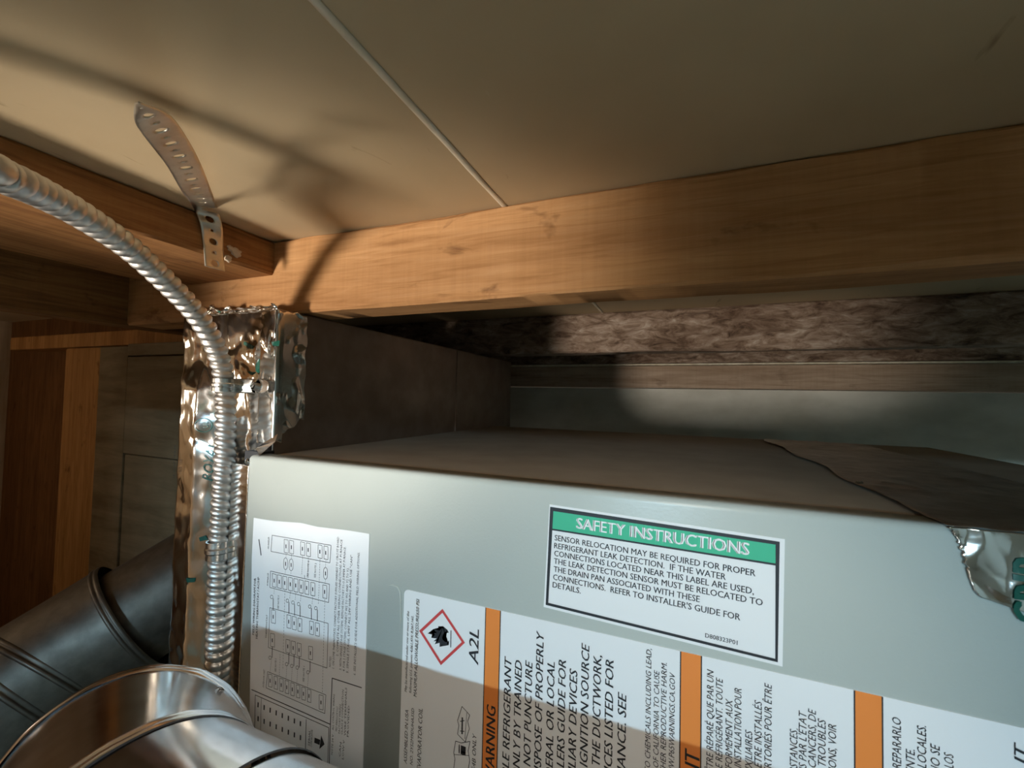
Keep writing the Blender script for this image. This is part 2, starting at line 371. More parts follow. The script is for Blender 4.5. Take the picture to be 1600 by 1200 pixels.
# --- warning label
tl = FP(632, 921); zt = (FP(632, 921).y+FP(1600, 1136).y)/2
pts = [V((tl.x, -.56)), V((.30, -.56)), V((.30, zt))] + [V((tl.x+.004-.004*math.sin(a), zt-.004+.004*math.cos(a))) for a in (0, .4, .8, 1.2, 1.57)]
wlab = label_plate('warning_label', pts, M['paper'], 'large white warning label with orange bars and sideways text')
mb = MB(); mk = MB()
for a, b in ((759.5, 782.5), (1063.5, 1096), (1334.5, 1378)):
    xa, xb = FP(a, 950 if a < 800 else (1020 if a < 1100 else 1080)).x, FP(b, 955 if a < 800 else (1025 if a < 1100 else 1087)).x
    poly(mb, [V((xa, -.56)), V((xb, -.56)), V((xb, zt)), V((xa, zt))], LT-.0001)
    for x in (xa, xb): poly(mk, [V((x-.00035, -.56)), V((x+.00035, -.56)), V((x+.00035, zt)), V((x-.00035, zt))], LT)
mesh('orange_bar', mb, M['orange'], wlab)
def up_text(m_, s, full, end, start_y, cap, bold=.008, shear=.2, scale=None):
    B = FP(*end); A = FP(end[0], start_y); vs, fs, x0, x1 = tmesh(s, bold); sx = (B.y-A.y)/(x1-x0)
    text(m_, full, B, V((0, 1)), sx, cap, LT+.0001, shear*.0+shear, bold, True)
def K(x, y): return (770+x*.2, 960+y*.2)
for s, full, e, sy in (('LE REFRIGERANT', 'FLAMMABLE REFRIGERANT', (148, 350), 1205), ('NLY BY TRAINED', 'ONLY BY TRAINED', (230, 370), 1205), ('NOT PUNCTURE', 'DO NOT PUNCTURE', (312, 380), 1190),
        ('SPOSE OF PROPERLY', 'DISPOSE OF PROPERLY', (400, 150), 1200), ('ERAL OR LOCAL', 'FEDERAL OR LOCAL', (486, 372), 1200), ('LERS GUIDE FOR', 'INSTALLERS GUIDE FOR', (574, 358), 1200),
        ('LIARY DEVICES', 'AUXILIARY DEVICES', (662, 443), 1200), ('IGNITION SOURCE', 'IGNITION SOURCE', (756, 246), 1195), ('THE DUCTWORK,', 'IN THE DUCTWORK,', (850, 320), 1200),
        ('CES LISTED FOR', 'DEVICES LISTED FOR', (945, 358), 1200), ('ANCE. SEE', 'APPLIANCE. SEE', (1044, 632), 1205)):
    up_text(mk, s, full, K(*e), 960+sy*.2, .0054, .014)
for s, full, e, sy in (('O CHEMICALS INCLUDING LEAD,', 'TO CHEMICALS INCLUDING LEAD,', (1240, 266), 1200), ('OF CALIFORNIA TO CAUSE', 'STATE OF CALIFORNIA TO CAUSE', (1302, 446), 1200),
        ('HER REPRODUCTIVE HARM.', 'OTHER REPRODUCTIVE HARM.', (1360, 376), 1200), ('W.P65WARNINGS.CA.GOV', 'WWW.P65WARNINGS.CA.GOV', (1424, 464), 1200)):
    up_text(mk, s, full, K(*e), 960+sy*.2, .0033, .004)
def K2(x, y): return (980+x*.2, 960+y*.2)
for s, full, e, sy in (('TRE RÉPARÉ QUE PAR UN', 'ÊTRE RÉPARÉ QUE PAR UN', (675, 443), 1200), ('E RÉFRIGÉRANT. TOUTE', 'LE RÉFRIGÉRANT. TOUTE', (746, 506), 1200), ('FORMÉMENT AUX', 'CONFORMÉMENT AUX', (822, 672), 1200),
        ('INSTALLATION POUR', 'INSTALLATION POUR', (892, 578), 1195), ('XILIAIRES', 'AUXILIAIRES', (976, 915), 1200), ('ÊTRE INSTALLÉS', 'ÊTRE INSTALLÉS', (1050, 683), 1195), ('RTORIÉS POUR ÊTRE', 'RÉPERTORIÉS POUR ÊTRE', (1128, 550), 1200),
        ('STANCES', 'SUBSTANCES', (1328, 908), 1200), ('S PAR L\'ÉTAT', 'CONNUS PAR L\'ÉTAT', (1398, 767), 1200), ('CANCERS, DE', 'CANCERS, DE', (1472, 750), 1200), ('TROUBLES', 'TROUBLES', (1548, 827), 1195)):
    up_text(mk, s, full, K2(*e), 960+sy*.2, .0038, .004)
up_text(mk, 'ONS, VOIR', 'INFORMATIONS, VOIR', (1306, 1132), 1200, .0038, .004)
def K3(x, y): return (1280+x*.2, 960+y*.2)
for s, full, e, sy in (('REPARARLO', 'REPARARLO', (634, 812), 1205), ('NTE.', 'MENTE.', (742, 1053), 1200), ('LOCALES.', 'LOCALES.', (830, 868), 1198), ('IO SE', 'NO SE', (936, 1027), 1205), ('LOS', 'LOS', (1043, 1093), 1200)):
    up_text(mk, s, full, K3(*e), 960+sy*.2, .0038, .004)
up_text(mk, 'IT', 'IT', (1601, 1167), 1192, .0042, .02)
for s, a, sy, cap, bo in (('May be manufactured under one or more of the', (640, 955), 1082, .0022, .004), ('following U.S. patents: 4,061,416; 8,267,160.', (647, 962), 1084, .0022, .004),
        ('MAXIMUM ALLOWABLE PRESSURE650 PSI', (656, 937), 1090, .0029, .006), ('ASSEMBLED IN USA', (639, 1109), 1194, .0030, .006), ('NO. 2YS2M9DUHA3SD', (648, 1107), 1196, .0026, .002)):
    up_text(mk, s, s, a, sy, cap, bo)
up_text(mk, 'VAPORATOR COIL', 'EVAPORATOR COIL', (661, 1107), 1200, .0036, .006)
up_text(mk, '4B ONLY', 'R454B ONLY', (745, 1148), 1199, .0032, .006)
up_text(mk, 'A2L', 'A2L', (749, 984), 1039, .0080, .012)
up_text(mk, 'ARNING', 'WARNING', (775, 1105), 1200, .0072, .02, .12)
up_text(mk, 'NT', 'AVERTISSEMENT', (1093, 1177), 1218, .0085, .02, .12)
def K4(x, y): return (600+x*.25, 900+y*.25)
fl_ = [(408,352),(398,334),(372,312),(380,332),(340,312),(352,338),(310,330),(334,354),(276,357),(320,368),(298,384),(332,388),(312,406),(342,402),(320,424),(350,415),(350,440),(368,422),(366,437),(406,430),(396,420),(410,398),(402,408),(386,410),(372,400),(365,384),(370,366),(386,354)]
cx = V((375, 375))
b0 = len(mk.v); fpts = [FP(*K4(*p)) for p in fl_]
bmf = bmesh.new(); vs_ = [bmf.verts.new((p.x, 0, p.y)) for p in fpts]; ff = bmf.faces.new(vs_); r_ = bmesh.ops.triangulate(bmf, faces=[ff]); bmf.verts.index_update()
mk.v += [(v.co.x, YC-LT, v.co.z) for v in bmf.verts]; mk.f += [tuple(b0+v.index for v in f.verts) for f in bmf.faces]; bmf.free()
line(mk, K4(421, 337), K4(419, 444), .0007, LT)
# little manual-book pictograms
for pts in ([(490,812),(538,866),(525,905),(536,950),(510,1034),(462,985),(470,930),(462,900)], [(450,1028),(486,1040),(540,1030),(528,1090),(538,1150),(528,1210),(486,1210),(438,1200),(446,1140),(438,1100)]):
    outline(mk, [K4(*p) for p in pts], .0005, LT)
line(mk, K4(492, 880), K4(490, 985), .0012, LT); line(mk, K4(478, 905), K4(505, 900), .0006, LT); line(mk, K4(478, 965), K4(505, 968), .0006, LT); line(mk, K4(520, 850), K4(508, 1015), .0004, LT)
line(mk, K4(440, 1112), K4(532, 1118), .0004, LT); line(mk, K4(492, 1070), K4(490, 1108), .0001, LT)
up_text(mk, 'i', 'i', (600+514*.25, 900+1072*.25), 900+1112*.25, .0066, .03, 0)
mesh('printed_text', mk, M['ink'], wlab)
mb = MB(); D = [(368,203),(508,415),(358,555),(222,340)]; cxy = (364, 379)
I_ = [(cxy[0]+(x-cxy[0])*.86, cxy[1]+(y-cxy[1])*.86) for x, y in D]
for k in range(4): pxpoly(mb, [K4(*D[k]), K4(*D[(k+1) % 4]), K4(*I_[(k+1) % 4]), K4(*I_[k])], LT)
mesh('hazard_diamond', mb, M['red'], wlab)

# --- wiring diagram label
def Wq(x, y): return (370+x*.35, 780+y*.35)
pts = [(390, 1150), (388, 1235), (566, 1260), (567, 1200), (577.5, 834), (540, 828), (497, 823), (470, 817), (430, 814), (397, 809), (395, 850), (394, 870), (393, 960)]
wd = label_plate('wiring_diagram_label', pts[::-1], M['paper2'], 'white wiring diagram sheet with boxes and sideways notes', .0004)
mk = MB(); ms = MB(); lw = .00045
def ob(pts, w=lw, m_=None): outline(m_ or mk, [Wq(*p) for p in pts], w, LT)
def sb(x, y, w=9, h=29, m_=None):
    ob([(x-w, y-h-2), (x+w, y-h+2), (x+w, y+h+2), (x-w, y+h-2)], .0004, m_)
    line(ms, Wq(x-1, y-8), Wq(x-1, y+9), .0011, LT)
def oval(x, y):
    ob([(x+9*math.cos(t), y+26*math.copysign(abs(math.sin(t))**.6, math.sin(t))) for t in (2*math.pi*i/14 for i in range(14))], .0004)
    line(ms, Wq(x, y-8), Wq(x, y+9), .0010, LT)
ob([(160,160),(423,205),(418,283),(155,232)])
for x, y in ((223,209),(247,213),(296,220),(322,225),(374,233),(400,238)): sb(x, y)
for x, y in ((220,287),(245,292),(398,330)): oval(x, y)
ob([(153,320),(416,378),(412,460),(150,393)])
for x in (170,193,217,242,266,290,315,342,395): sb(x, 362+(x-170)*.222)
ob([(150,483),(410,553),(405,752),(143,660)])
for x, y in ((166,523),(235,545),(259,552),(284,560),(336,573),(362,580),(162,628),(231,655),(255,662),(281,671),(332,685)): sb(x, y)
for x, y in ((165,435),(235,452),(260,460),(285,467),(335,478),(362,485)):
    ob([(x-7+6*math.cos(t), y+8*math.sin(t)) for t in (2*math.pi*i/8 for i in range(8))], .0004); line(mk, Wq(x, y+6), Wq(x, y+58), .0007, LT)
for x, y in ((153,706),(227,735),(250,743),(274,750),(322,771)):
    ob([(x-2+6*math.cos(t), y+8*math.sin(t)) for t in (2*math.pi*i/8 for i in range(8))], .0004); line(mk, Wq(x+7, y), Wq(x+8, y-50), .0007, LT)
ob([(140,768),(400,872),(395,955),(133,840)])
for i in range(8): sb(152+24.8*i, 808+9.7*i, 8, 28)
sb(379, 905, 9, 32)
def dash(x0, y0, x1, y1, n):
    for i in range(n):
        a, b = i/n, (i+.6)/n; line(ms, Wq(x0+(x1-x0)*a, y0+(y1-y0)*a), Wq(x0+(x1-x0)*b, y0+(y1-y0)*b), .0003, LT)
for x0, y0, x1, y1, n in ((223,240,222,262,3),(247,245,246,266,3),(296,252,292,338,9),(322,258,318,346,9),(374,265,366,470,18),(400,270,398,305,4),(220,315,218,332,3),(245,320,243,336,3),(398,358,396,378,3),
        (170,395,168,425,4),(217,405,208,760,26),(242,408,238,445,4),(266,415,262,452,4),(290,420,286,458,4),(342,428,338,470,5),(395,445,384,865,32),(158,712,150,775,8),(196,690,192,790,9),(226,740,222,806,8),(250,748,246,816,8),(274,756,270,826,8),(322,776,318,845,8)):
    dash(x0, y0, x1, y1, n)
for a, b, w in (((68,848),(420,1003),.0008),((420,1003),(428,797),.0008),((428,797),(560,840),.0008),((85,872),(413,1018),.0006),((85,872),(82,1020),.0006),((82,1020),(310,1122),.0006),((312,980),(308,1160),.0006),((413,1018),(408,1180),.0006),((420,1003),(415,1185),.0008),((112,884),(108,1045),.0004),((305,338),(305,352),.0004)):
    line(mk, Wq(*a), Wq(*b), w, LT)
pxpoly(mk, [Wq(350,1062), Wq(375,1072), Wq(372,1095), Wq(348,1085)], LT); pxpoly(mk, [Wq(379,1052), Wq(394,1092), Wq(371,1113)], LT)
for i in range(8):
    for j in (0, 62):
        x = 98+27*i; y = 905+j+i*12; line(ms, Wq(x, y), Wq(x-1, y+22), .0016, LT)
def wt(s, end, start, cap, bold=.004):
    A, B = FP(*Wq(*start)), FP(*Wq(*end)); d = (B-A); L = d.length; d /= L; vs, fs, x0, x1 = tmesh(s, bold, 1); text(ms, s, B, d, L/(x1-x0), cap, LT, 0, bold, True)
wt('FIELD WIRING DIAGRAM FOR', (88, 352), (80, 605), .0026, .02); wt('HEATING THERMOSTAT / AC/HP', (104, 347), (95, 622), .0026, .02)
for s, e, st in (('1. ON SOME THERMOSTATS, CONNECT FACTORY SUPPLIED HARNESS TO CIRCUIT BOARD', (459, 168), (437, 755)), ('2. COMPLETE ALL OTHER WIRING CONNECTIONS AT FURNACE', (474, 180), (455, 700)),
        ('3. WITH SINGLE STAGE SYSTEMS, REMOVE FACTORY Y1-O JUMPER AT FURNACE.', (489, 212), (469, 762)), ('4. FOR 2 STAGE SYSTEMS, CONNECT W2 TO W2 AND Y2 TO Y2.', (503, 305), (484, 768)),
        ('5. SINGLE STAGE, LIMIT ALL 24V WIRING AND USE "CAN"', (519, 250), (500, 775)), ('6. SEE INSTALLER\'S GUIDE FOR ADDITIONAL FIELD WIRING OPTIONS.', (551, 236), (532, 785))):
    wt(s, e, st, .0023)
wt('NOTES:', (425, 700), (422, 748), .0022)
for s, e, st in (('SEE NOTE 4', (326, 275), (322, 350)), ('SEE NOTE 2', (358, 285), (354, 350)), ('SEE NOTE 3', (192, 430), (190, 490)), ('SEE NOTE 5', (180, 710), (178, 770)), ('SEE NOTE 1', (306, 745), (303, 815)),
        ('AIR HANDLER', (148, 168), (146, 222)), ('FURNACE', (145, 330), (143, 385)), ('THERMOSTAT', (140, 515), (136, 620)), ('OUTDOOR UNIT', (128, 760), (124, 840))): wt(s, e, st, .0019)
for i, (x, a, b) in enumerate(((440,870,1030),(455,925,1035),(468,915,1045),(480,850,1050),(494,840,1055),(506,920,1060),(435,1050,1140),(470,1085,1150),(484,1075,1160))):
    wt(('ALL CONTROL WIRING', 'FIELD WIRING LOW VOLT', 'FACTORY WIRING', 'CLASS II CONNECTION', 'WIRE TERMINALS', 'PROVIDED', 'NOTE 24 V', 'CAN', 'LOW V')[i], (x, a), (x-5, b), .0019)
wt('SERIAL', (332, 1030), (328, 1100), .0020); wt('COMMUNICATION', (342, 1030), (338, 1105), .0020)
line(ms, Wq(101, 178), Wq(111, 250), .0011, LT)
mesh('diagram_lines', mk, M['ink'], wd); mesh('small_text', ms, M['ink_soft'], wd)

# ------------------------------------------------------------------ foil: crumple function and torn sheets
def crumple(a, b, amp, seed=0):
    p = V((a, b, seed)); h = .55*noise.noise(p*22)+.35*(abs(noise.noise(p*38+V((5, 2, 1))))*2-.6)
    d, _ = noise.voronoi(p*30+V((2, 9, seed))); h += .6*min(d[1]-d[0], .5)-.15
    d, _ = noise.voronoi(V((a*80, b*45, seed+3))); h += .22*min(d[1]-d[0], .5)
    h += .16*(1-abs(noise.noise(V((a*60, b*13, seed+7))))*3)+.16*noise.noise(V((a*70, b*14, seed+1)))
    return amp*h
# cabinet's own foil at its right-hand joint
def ffy(x, z): return YC-.0016-abs(crumple(x*1.0, z, .0034, 2))-.0012*abs(noise.noise(V(((x+z)*60, (x-z)*25, 4))))
def cf(u, v):
    zl = [FP(*q) for q in ((1478, 828), (1490, 842), (1497, 858), (1503, 880), (1511, 905), (1519, 922), (1526, 930))]
    k = v*6; i = min(int(k), 5); e = zl[i].lerp(zl[i+1], k-i)
    x0 = e.x+.0012*noise.noise(V((v*25, 3, 3))); x1 = .24; bot = -.118+.004*noise.noise(V((u*9, 1, 8)))-.02*u
    x = x0+(x1-x0)*u; z = ZT+.0022*(1-v)+(min(e.y-ZT, 0))*(1-u)+(bot-ZT)*u*v
    return (x, ffy(x, z), z)
cfo = mesh('foil_tape', MB().grid(110, 70, cf), M['foil'], cab, smooth='edges', solid=.00015); cfo['label'] = 'crumpled silver foil tape with green print at cabinet corner'
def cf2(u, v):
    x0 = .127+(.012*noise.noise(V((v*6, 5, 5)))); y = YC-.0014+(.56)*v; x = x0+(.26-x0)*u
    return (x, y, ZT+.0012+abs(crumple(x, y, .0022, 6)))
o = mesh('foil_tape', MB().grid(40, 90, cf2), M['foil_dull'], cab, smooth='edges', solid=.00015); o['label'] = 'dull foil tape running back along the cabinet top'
mb = MB()
def conform(src, fn):  # push flat print just proud of a crumpled sheet
    return [(x, fn(x, z)-.0006, z) for x, y, z in src]
B = FP(1618, 878); B = FP(1640, 876); text(mb, 'GRIP', B, V((0, 1)), .0150, .0150, 0, 0, .05, True)
PRINT_R = mb
mesh('tape_rivet', MB().tube([ring((.128, .42, ZT+.0012), (0, 0, 1), r, 12) for r in (.004, .0035)]+[ring((.128, .42, ZT+.003), (0, 0, 1), .002, 12)], True), M['clamp'], cab, smooth=True)

# ------------------------------------------------------------------ supply plenum with foil-taped corner
pl = thing('duct_plenum', (-.467, .6, -.62), 'tall sheet metal plenum left of the cabinet, sealed with silver foil tape', 'duct')
mesh('plenum_box', MB().box(-.540, XL-.0008, YP, .97, -.62, .0885), M['plenum'], pl, bevel=.0015)
mesh('side_seam', MB().box(XL-.0008, XL+.0006, .70, .704, ZT, .087), M['plenum'], pl)
def sstep(a, b, x): t = max(0, min(1, (x-a)/(b-a))); return t*t*(3-2*t)
def fy(x, z):
    glint_step = .0105*sstep(.035, .0, z); xs = -.500+.004*noise.noise(V((z*9, 3, 3)))  # step added to tilt the foil towards the daylight for a highlight
    t = max(0, min(1, (x-xs)/.020)); return YP-.0022-glint_step*(1-t)-max(-.001, crumple(x, z, .0030+.0016*sstep(-.01, .03, z), 0)*(1-.15*sstep(.03, 0, z)*(1 if x < xs+.022 else 0)))
def top_edge(x): # ragged upper edge, higher at the left where it stands up in front of the joist
    t = (x+.545)/.15; return .0885+.010*max(0, 1-t*2.2)+.0035*noise.noise(V((x*60, 2, 2)))
def pf(u, v):
    zt_ = top_edge(-.5445+.1505*u); z = zt_+(-.60-zt_)*v; x0_ = -.5445+.0178*sstep(.035, 0, z)+.0010*noise.noise(V((v*14, 2, 1))); x = x0_+(-.394-x0_)*u
    if v > 0: pass
    return (x, fy(x, z), z)
def pf_full(u, v):
    # right part (beside the cabinet) is cut off at the cabinet top
    x, y, z = pf(u, v); return (x, y, z)
fo = mesh('foil_tape', MB().grid(70, 260, pf_full), M['foil'], pl, smooth='edges', solid=.00015); fo['label'] = 'crumpled silver foil tape covering the plenum front'
# corner wrap: front corner round to the side face
def wrap(u, v):
    s = u*.062; zt_ = .0865+.004*noise.noise(V((u*7, 6, 1))); zb_ = ZT+.009+.012*max(0, (u-.3))+.006*noise.noise(V((u*6, 3, 4)))+(.016*u if u > .55 else 0)
    z = zt_+(zb_-zt_)*v; r = .006; a1 = .022
    if s < a1: x = XL-.022-.0+s; y = YP-.0028
    elif s < a1+r*1.57: t = (s-a1)/r; x = XL+.0006+.0018*math.sin(t)*1.0; y = YP-.0028+(1-math.cos(t))*r
    else: x = XL+.0026; y = YP-.0028+r+(s-a1-r*1.57)+.004*noise.noise(V((z*60, 1, 1)))*u*u
    c = crumple(s*1.3, z, .0034, 4)
    return (x+(max(0, c) if s > a1 else 0), y-(max(0, c) if s <= a1+r else 0), z)
o = mesh('foil_tape', MB().grid(60, 110, wrap), M['foil'], pl, smooth='edges', solid=.00015); o['label'] = 'foil tape wrapped round the plenum corner with torn edge'
# standing crumpled lip on the top edge
def lip(u, v):
    x = -.520+.128*u; h = (.010+.007*noise.noise(V((u*11, 8, 8))))*(1 if u < .25 else .55)
    z = .0865+h*v; y = YP-.004-.006*v*noise.noise(V((u*13, v*3, 2)))-.002*math.sin(u*40)*v
    return (x, min(y, YP-.002), z)
mesh('foil_lip', MB().grid(60, 8, lip), M['foil'], pl, smooth='edges', solid=.00015)
# bridging strip between plenum and the cabinet's edge
def strip(u, v):
    z = -.0715+(-.56+.0715)*v; x = -.4275+(.0322+.0006*noise.noise(V((v*160, 4, 4)))+.0007*noise.noise(V((v*420, 1, 4))))*u
    y = .3005+(YC+.0010-.3005)*u-.0004*abs(noise.noise(V((u*2, v*14, 3))))
    return (x, y, z)
o = mesh('foil_tape', MB().grid(14, 360, strip), M['foil'], pl, smooth='edges', solid=.00015); o['label'] = 'narrow foil strip along the cabinet edge'
# torn flap at the joint
fl2 = [atY(378, 737, YC+.004), atY(400, 700, YP-.008), atY(434, 678, YP-.008), atY(430, 690, YP-.006), atY(405, 712, YC+.002), atY(396, 735, YC+.003)]
mbf = MB(); mbf.v = [tuple(p) for p in fl2]; mbf.f = [(0, 1, 5), (1, 4, 5), (1, 2, 3), (1, 3, 4)]; mesh('foil_flap', mbf, M['foil'], pl, solid=.0002)
mesh('gap_shade_block', MB().box(XL-.020, XL+.001, YC+.010, YP, ZT-.012, ZT+.003), M['dark'], pl)  # dark block stands in for the shaded gap between tape and cabinet
def screw(parent, c, n, r, mat=None):
    n = V(n).normalized(); mb = MB().tube([ring(c, n, r*1.7, 20), ring(V(c)+n*r*.25, n, r*1.7, 20), ring(V(c)+n*r*.35, n, r, 6), ring(V(c)+n*r*1.1, n, r*.95, 6), ring(V(c)+n*r*1.25, n, r*.6, 6)], True)
    return mesh('screw', mb, mat or M['clamp'], parent, smooth='edges')
screw(pl, atY(388, 722, YC+.001), (0, -1, 0), .0022)
# print on the foil
mb = MB()
def ftext(s, px, cap, sx, ang=90, bold=.01, sh=0):
    p = atY(*px, YP-.004); u = V((math.cos(math.radians(ang)), math.sin(math.radians(ang)))); text(mb, s, V((p.x, p.z)), u, sx, cap, 0, sh, bold)
def subd(mb_, fn):
    bm = bmesh.new(); vs = [bm.verts.new((x, 0, z)) for x, y, z in mb_.v]
    for f in mb_.f:
        try: bm.faces.new([vs[i] for i in f])
        except ValueError: pass
    bmesh.ops.triangulate(bm, faces=bm.faces[:])
    for _ in range(3):
        e = [x for x in bm.edges if x.calc_length() > .0022]
        if not e: break
        bmesh.ops.subdivide_edges(bm, edges=e, cuts=1); bmesh.ops.triangulate(bm, faces=[f for f in bm.faces if len(f.verts) > 3])
    bm.verts.index_update(); r = MB(); r.v = [(v.co.x, fn(v.co.x, v.co.z), v.co.z) for v in bm.verts]; r.f = [tuple(v.index for v in f.verts) for f in bm.faces]; bm.free(); return r
mesh('tape_print', subd(PRINT_R, lambda x, z: ffy(x, z)-.0007), M['tape_green'], cfo)
def flush(name, mat):
    global mb
    mesh(name, subd(mb, lambda x, z: fy(x, z)-.0009), mat, fo); mb = MB()
ftext('ROYAL', (331, 752), .0105, .0130, 84, .01, .3); flush('brand_print', M['tape_green']); ftext('Master', (344, 700), .005, .006, 90, 0, .3); flush('script_print', M['tape_green']); ftext('UL', (330, 668), .0045, .006, 95)
for cpx, rr in (((326, 664), .0075),):
    p = atY(*cpx, YP-.004)
    for i in range(20):
        a, b = 2*math.pi*i/20, 2*math.pi*(i+1)/20
        line(mb, V((p.x+rr*math.cos(a), p.z+rr*math.sin(a))), V((p.x+rr*math.cos(b), p.z+rr*math.sin(b))), .0008, 0, False)
flush('listing_mark', M['tape_green'])
def fquad(pts):
    q = [atY(x, y, YP-.004) for x, y in pts]; poly(mb, [V((p.x, p.z)) for p in q], 0); flush('green_mark', M['tape_green'])
fquad([(380, 533), (396, 541), (393, 546), (379, 538)]); fquad([(396, 570), (402, 560), (409, 562), (409, 578), (403, 583), (397, 580)]); fquad([(424, 534), (437, 532), (437, 541), (425, 540)])
fquad([(384, 580), (396, 581), (390, 586)]); fquad([(318, 838), (324, 836), (326, 843), (319, 844)]); fquad([(305, 898), (315, 900), (314, 906), (306, 905)]); fquad([(334, 480), (346, 486), (350, 490), (340, 488)])
ftext('UL 181A-P / 181B-FX', (288, 745), .0032, .0042, 91.5); flush('listing_text', M['tape_ink']); ftext('FOIL TAPE', (296, 735), .002, .003, 91.5)
flush('tape_text', M['tape_ink'])

# ------------------------------------------------------------------ flexible metal conduits
def catmull(P, n):
    out = []
    for i in range(len(P)-1):
        p0 = P[max(i-1, 0)]; p1 = P[i]; p2 = P[i+1]; p3 = P[min(i+2, len(P)-1)]
        for k in range(n):
            t = k/n; out.append(.5*((2*p1)+(p2-p0)*t+(2*p0-5*p1+4*p2-p3)*t*t+(3*p1-p0-3*p2+p3)*t**3))
    out.append(P[-1]); return out
def resample(P, step):
    L = [0]
    for a, b in zip(P, P[1:]): L.append(L[-1]+(b-a).length)
    n = int(L[-1]/step); out = []; j = 0
    for i in range(n+1):
        s = L[-1]*i/n
        while j < len(L)-2 and L[j+1] < s: j += 1
        t = (s-L[j])/max(L[j+1]-L[j], 1e-9); out.append(P[j].lerp(P[j+1], t))
    return out
def corrugated(P, r, pitch, depth, N=28, sub=12):
    Q = resample(catmull(P, 40), pitch/sub); rings = []; a = None
    for i, p in enumerate(Q):
        t = (Q[min(i+1, len(Q)-1)]-Q[max(i-1, 0)]).normalized()
        if a is None: a = t.cross(V((0, 1, 0))).normalized()
        a = (a-t*a.dot(t)).normalized(); b = t.cross(a); rg = []
        for k in range(N):
            th = 2*math.pi*k/N; ph = math.pi*(i/sub)+th/2
            h = abs(math.sin(ph)); rr = r-depth+depth*h**.68
            rg.append(p+(a*math.cos(th)+b*math.sin(th))*rr)
        rings.append(rg)
    return MB().tube(rings, True)
YV = YP-.0235
px = [(-70, 245, .215), (0, 273, .232), (65, 302, .262), (130, 338, .295), (200, 386, .335), (260, 441, .372), (308, 493, .405), (338, 546, .430)]
P = [V((-.52, -.42, .105)), V((-.44, -.12, .112)), V((-.37, .01, .117))] + [atD(x, y, d) for x, y, d in px] + [atY(x, y, YV) for x, y in ((351, 602), (352, 680), (348, 760), (343, 850), (340, 930), (338, 1010), (336, 1060), (334, 1090))]
c1 = mesh('flexible_conduit', corrugated(P, .0098, .0088, .0030), M['conduit'], loc=P[-1], smooth=True)
tag(c1, 'thick ribbed steel conduit sweeping from upper left down over the foil tape', 'conduit')
P2 = [atY(x, y, YP-.0095) for x, y in ((352, 655), (357, 690), (361, 730), (360, 780), (357, 850), (355, 920), (354, 1000), (352, 1090))]
c2 = mesh('flexible_conduit', corrugated(P2, .0062, .0060, .0014, 20, 8), M['conduit'], loc=P2[-1], smooth=True)
tag(c2, 'thin ribbed steel conduit half hidden behind the thick one', 'conduit')

# clamps
def band(c, t, r, w, n=40, th=.0012, bulge=.0008):
    t = V(t).normalized(); pr = [(-w/2, r), (-w/2, r+th), (-w*.18, r+th), (-w*.10, r+th+bulge), (w*.10, r+th+bulge), (w*.18, r+th), (w/2, r+th), (w/2, r)]
    return MB().tube([ring(V(c)+t*z, t, q, n) for z, q in pr]+[ring(V(c)+t*(-w/2), t, r, n)])
k1 = thing('conduit_clamp', atY(351, 603, YV), 'shiny clamp screwed to foil, holding the conduit near the plenum top', 'clamp')
c = atY(351, 602, YV); mesh('band', band(c, (0, .0, 1), .0100, .0130), M['clamp'], k1, smooth='edges')
e0 = atY(371, 603, YP-.010); e1 = atY(421, 603, YP-.010)
mbk = MB()
def ear(u, v):
    x = e0.x+(e1.x-e0.x)*u; hw = .0075 if u < .7 else .0075*math.sqrt(max(0.02, 1-((u-.7)/.3)**2)); z = e0.z+(2*v-1)*hw
    y = YP-.0165+.0065*min(1, u*2.2)-.0012*math.cos((2*v-1)*1.5)*(1 if u < .45 else .2); return (x, y, z)
mesh('ear', mbk.grid(24, 10, ear), M['clamp'], k1, smooth=True, solid=.0012)
sc = atY(401, 603, YP-.0105); screw(k1, sc, (0, -1, 0), .0044)
c = atY(342, 858, YV)
k2 = thing('conduit_clamp', c, 'plain ribbed strap clamp across the conduit halfway down', 'clamp')
mesh('band', band(c, (-.02, 0, 1), .0100, .0175, bulge=.0010), M['clamp'], k2, smooth='edges')
def ear2(u, v):
    x = c.x+.008+.0185*u; z = c.z+(2*v-1)*.0080+.0015*u; return (x, YP-.0195+.0012*math.sin(u*3), z)
mesh('ear', MB().grid(8, 4, ear2), M['clamp'], k2, smooth=True, solid=.001)
def ear3(u, v):
    x = c.x-.008-.0105*u; z = c.z+(2*v-1)*.0080; return (x, YV+.002+.010*u, z)
mesh('ear', MB().grid(6, 4, ear3), M['clamp'], k2, smooth=True, solid=.001)

# ------------------------------------------------------------------ perforated hanger strap
XJ = -.4385
cpts = [atX(336, 420, XJ), atX(335, 405, XJ), atX(333, 380, XJ-.0), atX(330, 352, XJ+.004), atX(321, 325, XJ+.012), atZ(306, 295, .1585), atZ(288, 258, .1545), atZ(268, 226, .150), atZ(243, 192, .1445), atZ(214, 160, .139)]
wds = [V((0, 1, 0)), V((0, 1, 0)), V((.05, 1, 0)), V((.25, .95, 0)), V((.6, .75, .05)), V((.85, .5, 0)), V((.93, .40, 0)), V((.93, .36, .03)), V((.95, .15, -.12)), V((.83, -.34, -.42))]
for i in range(5, 9):
    t_ = (V(cpts[i+1])-V(cpts[i-1])).normalized(); w_ = t_.cross(V(cpts[i]).normalized()).normalized(); w_ = w_ if w_.x > 0 else -w_
    wds[i] = (wds[i]*.35+w_*.75).normalized() if i < 8 else (w_*.55+wds[i]*.6).normalized()
CP = catmull([V(p) for p in cpts], 12); WP = catmull(wds, 12)
Ls = [0]
for a, b in zip(CP, CP[1:]): Ls.append(Ls[-1]+(b-a).length)
